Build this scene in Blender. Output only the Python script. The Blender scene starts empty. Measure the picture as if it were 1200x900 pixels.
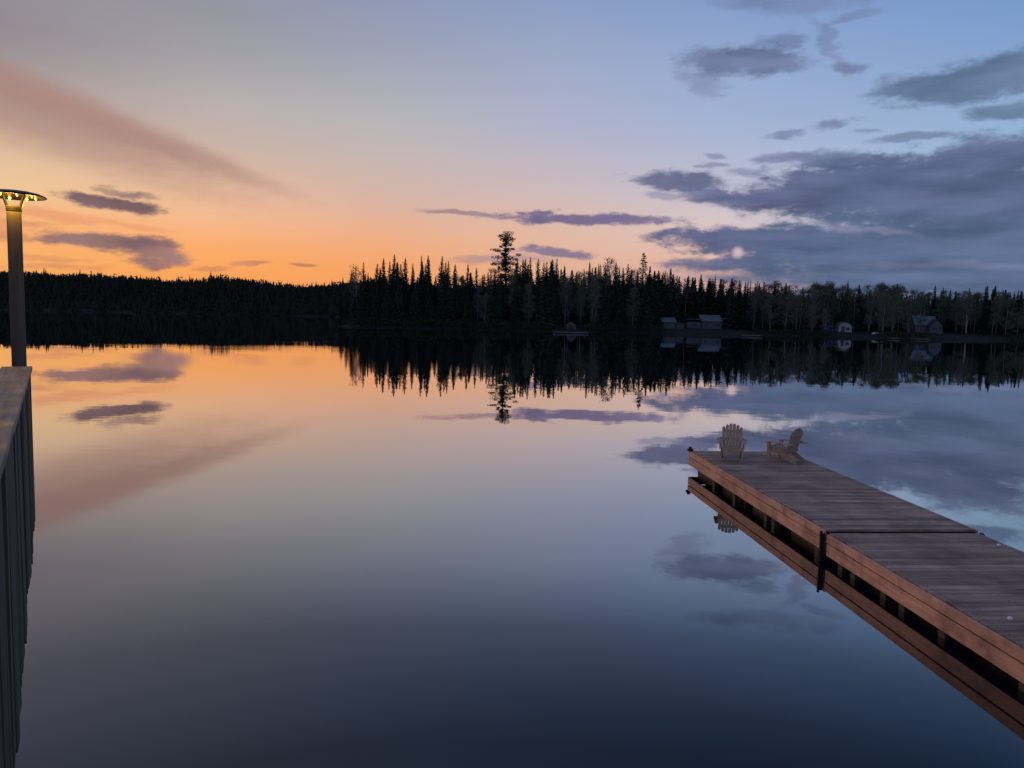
import bpy, math, random
from mathutils import Vector, Matrix, Euler, noise

# ------------------------------------------------------------------ camera, sky, exposure
scene = bpy.context.scene
COL = scene.collection
rad = math.radians

PITCH, ROLL, EYE = rad(4.98), rad(1.2), 3.9
cam_data = bpy.data.cameras.new('camera')
cam = bpy.data.objects.new('camera', cam_data)
COL.objects.link(cam)
cam_data.sensor_width = 36.0
cam_data.lens = 36.0 * 900.0 / 1200.0
cam_data.clip_start = 0.02
cam_data.clip_end = 20000
fwd = Vector((0, math.cos(PITCH), -math.sin(PITCH)))
rt0 = Vector((1, 0, 0))
up0 = Vector((0, math.sin(PITCH), math.cos(PITCH)))
rt = rt0 * math.cos(ROLL) + up0 * math.sin(ROLL)
up = up0 * math.cos(ROLL) - rt0 * math.sin(ROLL)
cam.matrix_world = Matrix(((rt.x, up.x, -fwd.x, 0), (rt.y, up.y, -fwd.y, 0), (rt.z, up.z, -fwd.z, EYE), (0, 0, 0, 1)))
scene.camera = cam

scene.view_settings.view_transform = 'Standard'
scene.view_settings.look = 'None'
scene.view_settings.exposure = 0.0
scene.view_settings.gamma = 1.0
scene.view_settings.use_curve_mapping = False
scene.render.engine = 'CYCLES'
scene.cycles.max_bounces = 6
scene.cycles.glossy_bounces = 3
scene.cycles.diffuse_bounces = 3
scene.cycles.use_denoising = True


def lin(c):
    out = []
    for v in c:
        v = v / 255.0
        out.append(v / 12.92 if v <= 0.04045 else ((v + 0.055) / 1.055) ** 2.4)
    return (out[0], out[1], out[2], 1.0)


ZENITH = (88, 100, 136)
SUNSET_LOW = (365, 258, 145)
SUNSET_MID = (265, 200, 145)
WATER_BASE = (0.003, 0.006, 0.011, 1)
WATER_CURVE = [(0.0, 0.03), (1.0, 1.0), (0.50, 0.080), (0.62, 0.215), (0.69, 0.43), (0.755, 0.535), (0.857, 0.73), (0.93, 0.86)]
WATER_RIPPLE = 0.0022
WATER_PATCH = 1.2
CHAIR1, CHAIR2, CHAIR_SIZE = -20, -146, 0.84
LAMP_W = 6.5
SKY = [
     (-33.4, [(1.26, (246, 165, 90)), (3.08, (250, 178, 106)), (5.15, (250, 180, 118)), (7.29, (240, 199, 150)), (8.45, (232, 195, 158)), (10.69, (206, 174, 150)), (12.63, (180, 160, 152)), (15.01, (157, 146, 149)), (16.4, (150, 138, 145))]) ,
     (-21.2, [(2.01, (250, 162, 86)), (4.33, (253, 173, 107)), (6.62, (244, 187, 147)), (9.16, (224, 185, 158)), (11.09, (202, 179, 166)), (13.79, (187, 176, 175)), (16.92, (162, 160, 166)), (19.42, (150, 150, 160))]) ,
     (-9.6, [(3.31, (246, 164, 102)), (5.44, (240, 174, 133)), (8.45, (214, 181, 167)), (11.09, (199, 182, 178)), (13.66, (184, 182, 185)), (18.03, (158, 163, 182)), (20.64, (146, 155, 182))]) ,
     (2.8, [(3.92, (227, 177, 146)), (5.77, (226, 184, 160)), (9.4, (205, 186, 189)), (13.5, (177, 179, 203)), (16.31, (165, 174, 202)), (19.54, (150, 165, 197)), (21.1, (142, 160, 197))]) ,
     (14.9, [(2.84, (215, 170, 165)), (4.64, (226, 186, 172)), (7.01, (216, 198, 198)), (9.34, (190, 190, 208)), (13.87, (162, 179, 212)), (17.64, (148, 170, 208)), (20.72, (134, 159, 204))]) ,
     (25.8, [(2.59, (140, 142, 172)), (5.66, (165, 172, 200)), (8.94, (172, 190, 216)), (11.87, (158, 182, 215)), (14.21, (150, 173, 208)), (19.18, (128, 159, 206))]) ,
     (32.9, [(2.58, (108, 118, 152)), (7.99, (150, 168, 200)), (11.5, (150, 179, 212)), (13.93, (140, 170, 208)), (18.61, (121, 156, 205))]) ,
]
CLOUDS = [  # azimuth, elevation, half width, half height, tilt (all degrees), softness, opacity, colour
    (-31.09, 11.60, 13.09, 2.29, -17.0, 1.00, 0.62, (170, 132, 124)),
    (-30.61, 12.66, 14.45, 1.25, -16.8, 0.80, 0.55, (170, 132, 124)),
    (-24.31, 10.88, 9.48, 0.78, -17.5, 0.90, 0.35, (170, 132, 124)),
    (-28.91, 5.63, 5.25, 0.38, -3.4, 0.90, 0.60, (226, 150, 110)),
    (-31.52, 4.47, 1.09, 0.21, -1.7, 0.80, 0.60, (192, 128, 100)),
    (-33.31, 4.55, 0.71, 0.52, 4.4, 0.90, 0.60, (192, 128, 100)),
    (-32.63, 5.12, 2.22, 0.26, -0.0, 0.90, 0.50, (192, 128, 100)),
    (-27.67, 6.91, 2.92, 0.49, -5.1, 0.55, 0.95, (116, 94, 102)),
    (-26.66, 7.70, 1.48, 0.27, -3.6, 0.80, 0.60, (134, 108, 114)),
    (-25.50, 7.53, 1.31, 0.22, -3.8, 0.80, 0.60, (134, 108, 114)),
    (-28.07, 4.33, 3.90, 0.55, -2.0, 0.60, 0.90, (134, 108, 114)),
    (-25.06, 3.79, 2.47, 0.85, -4.6, 0.70, 0.85, (134, 108, 114)),
    (-24.71, 3.07, 2.19, 0.34, 0.5, 0.80, 0.75, (134, 108, 114)),
    (-30.96, 3.13, 2.31, 0.21, -0.2, 0.90, 0.50, (192, 128, 100)),
    (-30.88, 2.60, 2.79, 0.27, 0.6, 0.90, 0.50, (192, 128, 100)),
    (-19.29, 3.31, 1.23, 0.18, -0.7, 0.80, 0.80, (192, 128, 100)),
    (-15.26, 3.36, 1.12, 0.18, 1.1, 0.80, 0.80, (192, 128, 100)),
    (-21.40, 2.99, 0.98, 0.23, 0.3, 0.80, 0.60, (192, 128, 100)),
    (-3.70, 7.40, 3.62, 0.24, -0.3, 0.80, 0.75, (160, 134, 146)),
    (5.37, 7.26, 6.34, 0.38, -1.0, 0.60, 0.95, (112, 104, 140)),
    (1.49, 7.76, 1.13, 0.30, 1.0, 0.70, 0.90, (112, 104, 140)),
    (-1.14, 4.21, 3.91, 0.37, 3.2, 0.90, 0.70, (160, 134, 146)),
    (2.81, 4.85, 2.89, 0.28, -1.0, 0.70, 0.85, (112, 104, 140)),
    (12.00, 9.80, 3.96, 0.70, -5.7, 0.60, 0.90, (92, 100, 136)),
    (10.35, 8.83, 1.82, 0.29, -3.3, 0.90, 0.50, (112, 120, 156)),
    (14.99, 8.76, 3.63, 0.52, -5.1, 0.70, 0.85, (92, 100, 136)),
    (16.75, 8.26, 3.46, 0.52, -6.2, 0.80, 0.80, (92, 100, 136)),
    (23.83, 8.93, 7.27, 1.88, 1.6, 0.55, 0.95, (88, 97, 132)),
    (20.12, 8.29, 3.45, 1.13, -7.9, 0.60, 0.90, (88, 97, 132)),
    (27.89, 8.40, 8.30, 2.35, -3.1, 0.50, 0.95, (90, 104, 138)),
    (30.60, 10.30, 5.21, 1.56, 4.3, 0.60, 0.90, (90, 104, 138)),
    (22.41, 10.86, 3.73, 0.76, -3.1, 0.70, 0.85, (90, 104, 138)),
    (33.06, 6.98, 6.16, 3.59, -3.1, 0.60, 0.90, (90, 104, 138)),
    (18.86, 11.25, 1.90, 0.45, -2.6, 0.80, 0.70, (112, 120, 156)),
    (14.46, 11.47, 0.93, 0.23, -1.7, 0.90, 0.60, (112, 120, 156)),
    (14.61, 10.84, 1.28, 0.20, -1.6, 0.90, 0.60, (112, 120, 156)),
    (16.93, 10.43, 1.48, 0.34, -1.9, 0.90, 0.55, (112, 120, 156)),
    (13.64, 6.01, 4.27, 0.42, -1.2, 0.60, 0.90, (92, 100, 136)),
    (18.30, 5.57, 7.38, 0.99, -2.7, 0.55, 0.95, (92, 100, 136)),
    (24.57, 5.02, 10.39, 1.52, -1.0, 0.55, 0.95, (92, 100, 136)),
    (29.57, 4.48, 13.79, 3.02, -1.2, 0.50, 0.95, (86, 105, 138)),
    (15.20, 4.10, 4.34, 0.54, 0.1, 0.80, 0.85, (92, 100, 136)),
    (23.63, 3.16, 12.70, 1.26, -0.1, 1.00, 0.70, (86, 105, 138)),
    (23.71, 6.38, 4.25, 0.28, -7.8, 1.20, 0.35, (160, 158, 186)),
    (28.65, 3.85, 5.35, 0.27, -3.0, 1.20, 0.18, (160, 158, 186)),
    (16.31, 17.43, 4.29, 1.00, -0.9, 0.60, 0.90, (104, 118, 154)),
    (18.20, 18.53, 1.56, 0.51, -4.6, 0.80, 0.60, (104, 118, 154)),
    (12.61, 16.30, 1.90, 0.85, -11.4, 0.90, 0.50, (112, 120, 156)),
    (29.61, 14.93, 5.10, 1.11, 2.7, 0.60, 0.90, (97, 120, 152)),
    (31.83, 15.36, 3.01, 1.29, 5.3, 0.60, 0.88, (97, 120, 152)),
    (32.21, 13.12, 2.64, 0.44, -2.3, 0.70, 0.85, (97, 120, 152)),
    (18.63, 20.73, 5.52, 0.69, -5.3, 1.00, 0.60, (104, 118, 154)),
    (21.48, 17.89, 2.20, 0.44, -53.3, 1.00, 0.50, (112, 120, 156)),
    (22.51, 16.53, 1.27, 0.36, -5.3, 0.80, 0.70, (104, 118, 154)),
    (22.96, 19.36, 2.19, 0.36, 8.0, 1.00, 0.50, (112, 120, 156)),
    (18.50, 12.81, 1.33, 0.25, 3.0, 0.80, 0.70, (104, 118, 154)),
    (21.59, 13.22, 1.26, 0.30, 6.3, 0.80, 0.70, (104, 118, 154)),
    (26.44, 12.07, 2.48, 0.32, -1.4, 0.80, 0.70, (104, 118, 154)),
    (23.72, 12.70, 0.83, 0.16, -4.2, 0.90, 0.50, (112, 120, 156)),
    (16.01, 4.89, 0.43, 0.44, -0.2, 1.20, 0.95, (208, 184, 185)),
    (14.11, 4.76, 0.89, 0.27, 0.0, 0.90, 0.60, (236, 198, 178)),
]
SPIRES = [(-51.0, 21.7), (-46.8, 21.2), (-44.0, 23.0), (-41.0, 24.5), (-39.5, 21.9), (-36.9, 23.4), (-34.3, 21.7), (-31.4, 24.4), (-29.1, 24.4), (-25.1, 24.2), (-22.5, 22.6), (-15.8, 21.6), (-12.9, 20.5), (-8.6, 19.1), (0.6, 23.3), (2.9, 23.7), (5.4, 24.6), (8.0, 24.0), (10.9, 23.2), (12.9, 23.9), (14.1, 24.2), (16.5, 21.7), (25.6, 23.3), (28.5, 22.8), (34.3, 23.4), (38.3, 22.7), (45.8, 22.3), (48.8, 20.9), (51.1, 20.7), (53.7, 19.6), (56.1, 19.0), (58.9, 19.4), (61.3, 18.9), (63.4, 19.8), (65.6, 18.7), (67.9, 19.3), (70.8, 18.2), (73.4, 18.8), (76.6, 17.8), (79.2, 17.8), (82.7, 17.3), (93.4, 16.7), (109.0, 16.1), (142.7, 17.7), (149.5, 16.1), (160.0, 18.1), (163.2, 18.1), (168.0, 16.2), (171.7, 16.6)]
CROWNS = [(-53.3, 20.8), (32.4, 25.1), (23.4, 20.4), (41.0, 21.3), (87.8, 18.6), (98.9, 16.5), (102.0, 18.3), (106.6, 18.9), (112.4, 17.6), (116.5, 17.4), (120.4, 18.7), (125.3, 18.8), (129.1, 18.3), (132.1, 17.5), (136.5, 16.7), (146.5, 17.2), (152.7, 16.2), (156.7, 15.7)]
BODY = [(-57.1, 15.8), (-53.9, 18.2), (-49.8, 17.4), (-23.9, 17.7), (-9.4, 17.4), (-6.6, 19.2), (22.3, 20.1), (28.0, 21.3), (51.1, 20.1), (57.0, 18.5), (83.0, 17.6), (97.4, 17.0), (132.1, 17.5), (152.4, 16.2), (172.6, 16.6), (201.4, 17.2)]
RIDGE = [(-664.0, 51.1), (-598.0, 50.3), (-554.0, 50.1), (-444.0, 44.7), (-378.0, 49.4), (-334.0, 47.0), (-301.0, 42.3), (-278.0, 41.6), (-223.0, 47.1), (-179.0, 48.1), (-113.0, 45.1)]

world = bpy.data.worlds.new('World')
scene.world = world
world.use_nodes = True
wt = world.node_tree
wt.nodes.clear()


def N(tree, kind, **kw):
    n = tree.nodes.new(kind)
    for k, v in kw.items():
        setattr(n, k, v)
    return n


def math_node(tree, op, a, b=None, c=None, clamp=False):
    n = tree.nodes.new('ShaderNodeMath')
    n.operation = op
    n.use_clamp = clamp
    for i, v in enumerate((a, b, c)):
        if v is None:
            continue
        if isinstance(v, (int, float)):
            n.inputs[i].default_value = v
        else:
            tree.links.new(v, n.inputs[i])
    return n.outputs[0]


def mix_col(tree, fac, a, b):
    n = tree.nodes.new('ShaderNodeMix')
    n.data_type = 'RGBA'
    for idx, v in ((0, fac), (6, a), (7, b)):
        if isinstance(v, (int, float, tuple)):
            n.inputs[idx].default_value = v
        else:
            tree.links.new(v, n.inputs[idx])
    return n.outputs[2]


def map_range(tree, v, a, b, c=0.0, d=1.0, smooth=False):
    n = tree.nodes.new('ShaderNodeMapRange')
    n.interpolation_type = 'SMOOTHSTEP' if smooth else 'LINEAR'
    tree.links.new(v, n.inputs[0])
    for i, x in enumerate((a, b, c, d)):
        n.inputs[i + 1].default_value = x
    return n.outputs[0]


def build_sky():
    t = wt
    L = t.links.new
    tc = N(t, 'ShaderNodeTexCoord')
    sep = N(t, 'ShaderNodeSeparateXYZ')
    L(tc.outputs['Generated'], sep.inputs[0])
    az = math_node(t, 'MULTIPLY', math_node(t, 'ARCTAN2', sep.outputs[0], sep.outputs[1]), 180 / math.pi)
    el = math_node(t, 'MULTIPLY', math_node(t, 'ARCSINE', sep.outputs[2]), 180 / math.pi)
    pos = N(t, 'ShaderNodeCombineXYZ')
    L(az, pos.inputs[0])
    L(el, pos.inputs[1])
    P = pos.outputs[0]
    # clear sky: a ramp over elevation for each azimuth, mixed between neighbours
    fac = math_node(t, 'MULTIPLY_ADD', el, 1 / 100.0, 0.10, clamp=True)
    back = [(-2, (98, 102, 130)), (6, (118, 125, 160)), (20, (130, 146, 190)), (45, (106, 128, 174)), (90, ZENITH)]
    side_l = [(-2, SUNSET_LOW), (4, SUNSET_LOW), (11, SUNSET_MID), (22, (150, 138, 145)), (45, (104, 112, 142)), (90, ZENITH)]
    side_r = [(-2, (84, 94, 124)), (6, (96, 108, 142)), (20, (100, 130, 180)), (45, (84, 112, 162)), (90, ZENITH)]
    cols = [(-180, back), (-120, back), (-92, side_l), (-52, side_l)]
    for a, st in SKY:
        top = st[-1][1]
        w = min(1.0, max(0.0, (a + 34) / 68))
        hi = tuple(int(0.35 * x + 0.65 * ((1 - w) * y + w * z)) for x, y, z in zip(top, (146, 176, 226), (12, 34, 74)))
        cols.append((a, [(-2, st[0][1])] + st + [(27, tuple(int(0.32 * x + 0.68 * y) for x, y in zip(top, hi))), (42, hi), (90, ZENITH)]))
    cols += [(60, side_r), (100, back), (180, back)]
    cur = None
    prev = None
    for a, st in cols:
        r = N(t, 'ShaderNodeValToRGB')
        L(fac, r.inputs[0])
        e = r.color_ramp.elements
        for i, (x, c) in enumerate(st):
            p = (x + 10) / 100.0
            if i < 2:
                e[i].position = p
                el_ = e[i]
            else:
                el_ = e.new(p)
            el_.color = lin(c)
        if cur is None:
            cur = r.outputs[0]
        else:
            cur = mix_col(t, map_range(t, az, prev, a), cur, r.outputs[0])
        prev = a
    # warped coordinates that give every cloud a ragged edge
    st_ = N(t, 'ShaderNodeMapping')
    st_.inputs['Scale'].default_value = (1.0, 2.6, 1.0)
    L(P, st_.inputs[0])
    def warp(scale, detail, amp):
        n = N(t, 'ShaderNodeTexNoise', noise_dimensions='2D')
        n.inputs['Scale'].default_value = scale
        n.inputs['Detail'].default_value = detail
        n.inputs['Roughness'].default_value = 0.62
        L(st_.outputs[0], n.inputs['Vector'])
        s = N(t, 'ShaderNodeVectorMath', operation='SUBTRACT')
        L(n.outputs['Color'], s.inputs[0])
        s.inputs[1].default_value = (0.5, 0.5, 0.5)
        m = N(t, 'ShaderNodeVectorMath', operation='MULTIPLY')
        L(s.outputs[0], m.inputs[0])
        m.inputs[1].default_value = amp
        return m.outputs[0], n
    w1, n1 = warp(0.16, 5.0, (4.5, 1.35, 0))
    a1 = N(t, 'ShaderNodeVectorMath', operation='ADD')
    L(P, a1.inputs[0])
    L(w1, a1.inputs[1])
    W = a1.outputs[0]
    nz = N(t, 'ShaderNodeTexNoise', noise_dimensions='2D')
    nz.inputs['Scale'].default_value = 0.42
    nz.inputs['Detail'].default_value = 6.0
    nz.inputs['Roughness'].default_value = 0.68
    L(st_.outputs[0], nz.inputs['Vector'])
    edge = math_node(t, 'MULTIPLY_ADD', nz.outputs[0], 1.1, -0.55)
    lum = N(t, 'ShaderNodeTexNoise', noise_dimensions='2D')
    lum.inputs['Scale'].default_value = 0.22
    lum.inputs['Detail'].default_value = 5.0
    st2 = N(t, 'ShaderNodeMapping')
    st2.inputs['Scale'].default_value = (0.7, 3.4, 1.0)
    st2.inputs['Location'].default_value = (11, 4, 0)
    L(P, st2.inputs[0])
    L(st2.outputs[0], lum.inputs['Vector'])
    shade = map_range(t, lum.outputs[0], 0.3, 0.7)
    W0 = W
    for i, (ca, ce, hw, hh, tilt, soft, op, c) in enumerate(CLOUDS):
        if i % 5 == 0:          # tie the coordinates to the sky so far: the node compiler then works through the clouds in turn
            k = N(t, 'ShaderNodeVectorMath', operation='MULTIPLY_ADD')
            L(cur, k.inputs[0])
            k.inputs[1].default_value = (1e-6, 0, 0)
            L(W0, k.inputs[2])
            W = k.outputs[0]
        big = hw > 5 and c[0] > c[2] + 25 and op < .75 and ce > 8
        m = N(t, 'ShaderNodeMapping', vector_type='TEXTURE')
        m.inputs['Location'].default_value = (ca, ce, 0)
        m.inputs['Rotation'].default_value = (0, 0, rad(tilt))
        m.inputs['Scale'].default_value = (hw, hh, 1)
        L(P if hw < 0.7 or big else W, m.inputs[0])
        ln = N(t, 'ShaderNodeVectorMath', operation='LENGTH')
        L(m.outputs[0], ln.inputs[0])
        d = math_node(t, 'SUBTRACT', 1.0, ln.outputs['Value'])
        d = math_node(t, 'MULTIPLY_ADD', edge, 0.12 if hw < 0.7 else (0.45 if big else 1.15), d)
        al = map_range(t, d, -0.30, soft * 0.66 if not big else soft * 0.85, 0.0, op, smooth=True)
        lc = lin(c)
        if big or hw < 0.7:
            cc = lc
        else:
            cc = mix_col(t, shade, tuple(0.80 * v for v in lc[:3]) + (1.0,), (1.34 * lc[0], 1.25 * lc[1], 1.22 * lc[2], 1.0))
        cur = mix_col(t, al, cur, cc)
    bg = N(t, 'ShaderNodeBackground')
    L(cur, bg.inputs[0])
    bg.inputs[1].default_value = 1.0
    out = N(t, 'ShaderNodeOutputWorld')
    L(bg.outputs[0], out.inputs[0])


build_sky()
world.cycles.sampling_method = 'MANUAL'
world.cycles.sample_map_resolution = 1024


# ------------------------------------------------------------------ helpers
class MB:
    """collects boxes, tubes and faces, then links them as ONE mesh object"""
    def __init__(self):
        self.v, self.f, self.mi = [], [], []

    def face(self, pts, mi=0):
        b = len(self.v)
        self.v += [tuple(p) for p in pts]
        self.f.append(tuple(range(b, b + len(pts))))
        self.mi.append(mi)

    def box(self, c, s, rot=None, mi=0, taper=1.0):
        """c centre, s full size, rot Euler tuple or Matrix"""
        hx, hy, hz = s[0] / 2, s[1] / 2, s[2] / 2
        M = None
        if rot is not None:
            M = rot if isinstance(rot, Matrix) else Euler(rot).to_matrix()
        b = len(self.v)
        for z, k in ((-hz, 1.0), (hz, taper)):
            for x, y in ((-hx, -hy), (hx, -hy), (hx, hy), (-hx, hy)):
                p = Vector((x * k, y * k, z))
                if M is not None:
                    p = M @ p
                self.v.append((p.x + c[0], p.y + c[1], p.z + c[2]))
        for q in ((3, 2, 1, 0), (4, 5, 6, 7), (0, 1, 5, 4), (1, 2, 6, 5), (2, 3, 7, 6), (3, 0, 4, 7)):
            self.f.append(tuple(b + i for i in q))
            self.mi.append(mi)

    def bar(self, p, q, w, d, upv=(0, 0, 1), mi=0):
        """rectangular bar from p to q, w across, d along upv"""
        p, q = Vector(p), Vector(q)
        z = (q - p)
        ln = z.length
        z.normalize()
        u = Vector(upv)
        u = (u - z * u.dot(z)).normalized()
        x = u.cross(z)
        M = Matrix((x, u, z)).transposed()
        self.box((p + q) / 2, (w, d, ln), M, mi)

    def tube(self, pts, rs, n=8, mi=0, cap=True):
        rings = []
        for i, p in enumerate(pts):
            p = Vector(p)
            a = Vector(pts[max(i - 1, 0)])
            c = Vector(pts[min(i + 1, len(pts) - 1)])
            t = (c - a).normalized()
            ref = Vector((1, 0, 0)) if abs(t.x) < 0.8 else Vector((0, 1, 0))
            x = t.cross(ref).normalized()
            y = t.cross(x)
            b = len(self.v)
            for k in range(n):
                an = 2 * math.pi * k / n
                w = p + (x * math.cos(an) + y * math.sin(an)) * rs[i]
                self.v.append(tuple(w))
            rings.append(b)
        for a, b in zip(rings, rings[1:]):
            for k in range(n):
                self.f.append((a + k, a + (k + 1) % n, b + (k + 1) % n, b + k))
                self.mi.append(mi)
        if cap:
            self.f.append(tuple(rings[0] + k for k in reversed(range(n))))
            self.f.append(tuple(rings[-1] + k for k in range(n)))
            self.mi += [mi, mi]

    def prism(self, outline, thick, M=None, mi=0):
        """outline in local x,z; extruded along local y by thick, then placed with M (4x4)"""
        n = len(outline)
        b = len(self.v)
        for y in (-thick / 2, thick / 2):
            for x, z in outline:
                p = Vector((x, y, z))
                if M is not None:
                    p = M @ p
                self.v.append(tuple(p))
        self.f.append(tuple(b + i for i in range(n)))
        self.f.append(tuple(b + n + i for i in reversed(range(n))))
        self.mi += [mi, mi]
        for i in range(n):
            j = (i + 1) % n
            self.f.append((b + j, b + i, b + n + i, b + n + j))
            self.mi.append(mi)

    def build(self, name, mats, parent=None, smooth=False, bevel=0.0):
        me = bpy.data.meshes.new(name)
        me.from_pydata(self.v, [], self.f)
        if not isinstance(mats, (list, tuple)):
            mats = [mats]
        for m in mats:
            me.materials.append(m)
        me.polygons.foreach_set('material_index', self.mi)
        if smooth:
            me.polygons.foreach_set('use_smooth', [True] * len(me.polygons))
        me.update()
        o = bpy.data.objects.new(name, me)
        COL.objects.link(o)
        if parent:
            o.parent = parent
        if bevel:
            b = o.modifiers.new('bevel', 'BEVEL')
            b.width = bevel
            b.segments = 2
            b.limit_method = 'ANGLE'
        return o


def tag(o, label=None, cat=None, group=None, kind=None):
    if label:
        o['label'] = label
    if cat:
        o['category'] = cat
    if group:
        o['group'] = group
    if kind:
        o['kind'] = kind
    return o


def thing(name, loc, rz=0.0, label=None, cat=None, group=None):
    o = bpy.data.objects.new(name, None)
    COL.objects.link(o)
    o.location = loc
    o.rotation_euler = (0, 0, rz)
    o.empty_display_size = 0.2
    return tag(o, label, cat, group)


def copy_tree(o, parent=None):
    c = o.copy()
    COL.objects.link(c)
    c.parent = parent
    for ch in list(o.children):
        copy_tree(ch, c)
    return c


# ------------------------------------------------------------------ materials
def new_mat(name):
    m = bpy.data.materials.new(name)
    m.use_nodes = True
    t = m.node_tree
    b = t.nodes['Principled BSDF']
    return m, t, b


def noise_mat(name, c1, c2, scale=4.0, rough=0.8, detail=4.0, stretch=(1, 1, 1), bump=0.0, spec=0.3, metallic=0.0, coord='Object'):
    m, t, b = new_mat(name)
    tc = N(t, 'ShaderNodeTexCoord')
    mp = N(t, 'ShaderNodeMapping')
    mp.inputs['Scale'].default_value = stretch
    t.links.new(tc.outputs[coord], mp.inputs[0])
    n = N(t, 'ShaderNodeTexNoise')
    n.inputs['Scale'].default_value = scale
    n.inputs['Detail'].default_value = detail
    t.links.new(mp.outputs[0], n.inputs['Vector'])
    f = map_range(t, n.outputs[0], 0.3, 0.7)
    t.links.new(mix_col(t, f, tuple(c1) + (1,), tuple(c2) + (1,)), b.inputs['Base Color'])
    b.inputs['Roughness'].default_value = rough
    b.inputs['Specular IOR Level'].default_value = spec
    b.inputs['Metallic'].default_value = metallic
    if bump:
        bp = N(t, 'ShaderNodeBump')
        bp.inputs['Strength'].default_value = bump
        bp.inputs['Distance'].default_value = 0.02
        t.links.new(n.outputs[0], bp.inputs['Height'])
        t.links.new(bp.outputs[0], b.inputs['Normal'])
    return m


def wood_mat(name, c1, c2, axis=0, pitch=None, pitch_axis=1, rough=0.7, vary=0.35, spec=0.3, stain=None):
    """sawn timber: grain along one axis; with a pitch every board gets its own tone"""
    m, t, b = new_mat(name)
    tc = N(t, 'ShaderNodeTexCoord')
    mp = N(t, 'ShaderNodeMapping')
    sc = [26.0, 26.0, 26.0]
    sc[axis] = 1.3
    mp.inputs['Scale'].default_value = sc
    t.links.new(tc.outputs['Object'], mp.inputs[0])
    n = N(t, 'ShaderNodeTexNoise')
    n.inputs['Scale'].default_value = 1.0
    n.inputs['Detail'].default_value = 5.0
    t.links.new(mp.outputs[0], n.inputs['Vector'])
    f = map_range(t, n.outputs[0], 0.3, 0.7)
    col = mix_col(t, f, tuple(c1) + (1,), tuple(c2) + (1,))
    big = N(t, 'ShaderNodeTexNoise')
    big.inputs['Scale'].default_value = 0.9
    big.inputs['Detail'].default_value = 3.0
    t.links.new(tc.outputs['Object'], big.inputs['Vector'])
    tone = map_range(t, big.outputs[0], 0.3, 0.7, 1 - vary * 0.5, 1 + vary * 0.5)
    if pitch:
        sp = N(t, 'ShaderNodeSeparateXYZ')
        t.links.new(tc.outputs['Object'], sp.inputs[0])
        i = math_node(t, 'FLOOR', math_node(t, 'DIVIDE', sp.outputs[pitch_axis], pitch))
        wn = N(t, 'ShaderNodeTexWhiteNoise', noise_dimensions='1D')
        t.links.new(i, wn.inputs['W'])
        tone = math_node(t, 'MULTIPLY', tone, map_range(t, wn.outputs[0], 0, 1, 1 - vary, 1 + vary))
    if stain:
        sn = N(t, 'ShaderNodeTexNoise')
        sn.inputs['Scale'].default_value = stain
        sn.inputs['Detail'].default_value = 7.0
        sn.inputs['Roughness'].default_value = 0.65
        t.links.new(tc.outputs['Object'], sn.inputs['Vector'])
        tone = math_node(t, 'MULTIPLY', tone, map_range(t, sn.outputs[0], 0.46, 0.68, 1.06, 0.55))
        t.links.new(map_range(t, sn.outputs[0], 0.4, 0.65, min(1.0, rough + .1), rough - .2), b.inputs['Roughness'])
    v = N(t, 'ShaderNodeVectorMath', operation='SCALE')
    t.links.new(col, v.inputs[0])
    t.links.new(tone, v.inputs['Scale'])
    t.links.new(v.outputs[0], b.inputs['Base Color'])
    if not stain:
        b.inputs['Roughness'].default_value = rough
    b.inputs['Specular IOR Level'].default_value = spec
    bp = N(t, 'ShaderNodeBump')
    bp.inputs['Strength'].default_value = 0.25
    bp.inputs['Distance'].default_value = 0.004
    t.links.new(n.outputs[0], bp.inputs['Height'])
    t.links.new(bp.outputs[0], b.inputs['Normal'])
    return m


def leaf_mat(name, c1, c2):
    m, t, b = new_mat(name)
    oi = N(t, 'ShaderNodeObjectInfo')
    g = N(t, 'ShaderNodeNewGeometry')
    r = math_node(t, 'MULTIPLY_ADD', g.outputs['Random Per Island'], 0.6, math_node(t, 'MULTIPLY', oi.outputs['Random'], 0.4))
    t.links.new(mix_col(t, r, tuple(c1) + (1,), tuple(c2) + (1,)), b.inputs['Base Color'])
    b.inputs['Roughness'].default_value = 0.75
    b.inputs['Specular IOR Level'].default_value = 0.15
    return m


M_DECK = wood_mat('weathered deck boards', (0.25, 0.172, 0.132), (0.47, 0.335, 0.262), axis=0, pitch=0.145, pitch_axis=1, vary=0.32, rough=0.8, spec=0.12, stain=1.3)
M_CEDAR = wood_mat('fresh cedar planks', (0.47, 0.275, 0.195), (0.66, 0.42, 0.305), axis=1, vary=0.3, stain=2.4)
M_CEDAR_X = wood_mat('cedar end planks', (0.26, 0.12, 0.085), (0.40, 0.20, 0.14), axis=0, vary=0.25)
M_UNDER = wood_mat('dark timber frame', (0.02, 0.014, 0.012), (0.045, 0.032, 0.026), axis=1)  # near-black timber, for the under frame and each section's near end
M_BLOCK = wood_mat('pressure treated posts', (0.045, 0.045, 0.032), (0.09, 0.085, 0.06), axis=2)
M_FLOAT = noise_mat('black plastic', (0.006, 0.006, 0.007), (0.012, 0.012, 0.013), 3.0, 0.5)
M_STEEL = noise_mat('dark galvanised steel', (0.015, 0.014, 0.014), (0.035, 0.032, 0.03), 30.0, 0.55, metallic=0.4)
M_CHAIR = wood_mat('pale pine slats', (0.33, 0.225, 0.14), (0.48, 0.35, 0.235), axis=2, vary=0.2)
M_CHAIR_Y = wood_mat('pale pine planks', (0.33, 0.225, 0.14), (0.48, 0.35, 0.235), axis=1, vary=0.2)
M_CHAIR_X = wood_mat('pale pine battens', (0.33, 0.225, 0.14), (0.48, 0.35, 0.235), axis=0, vary=0.2)
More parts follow.
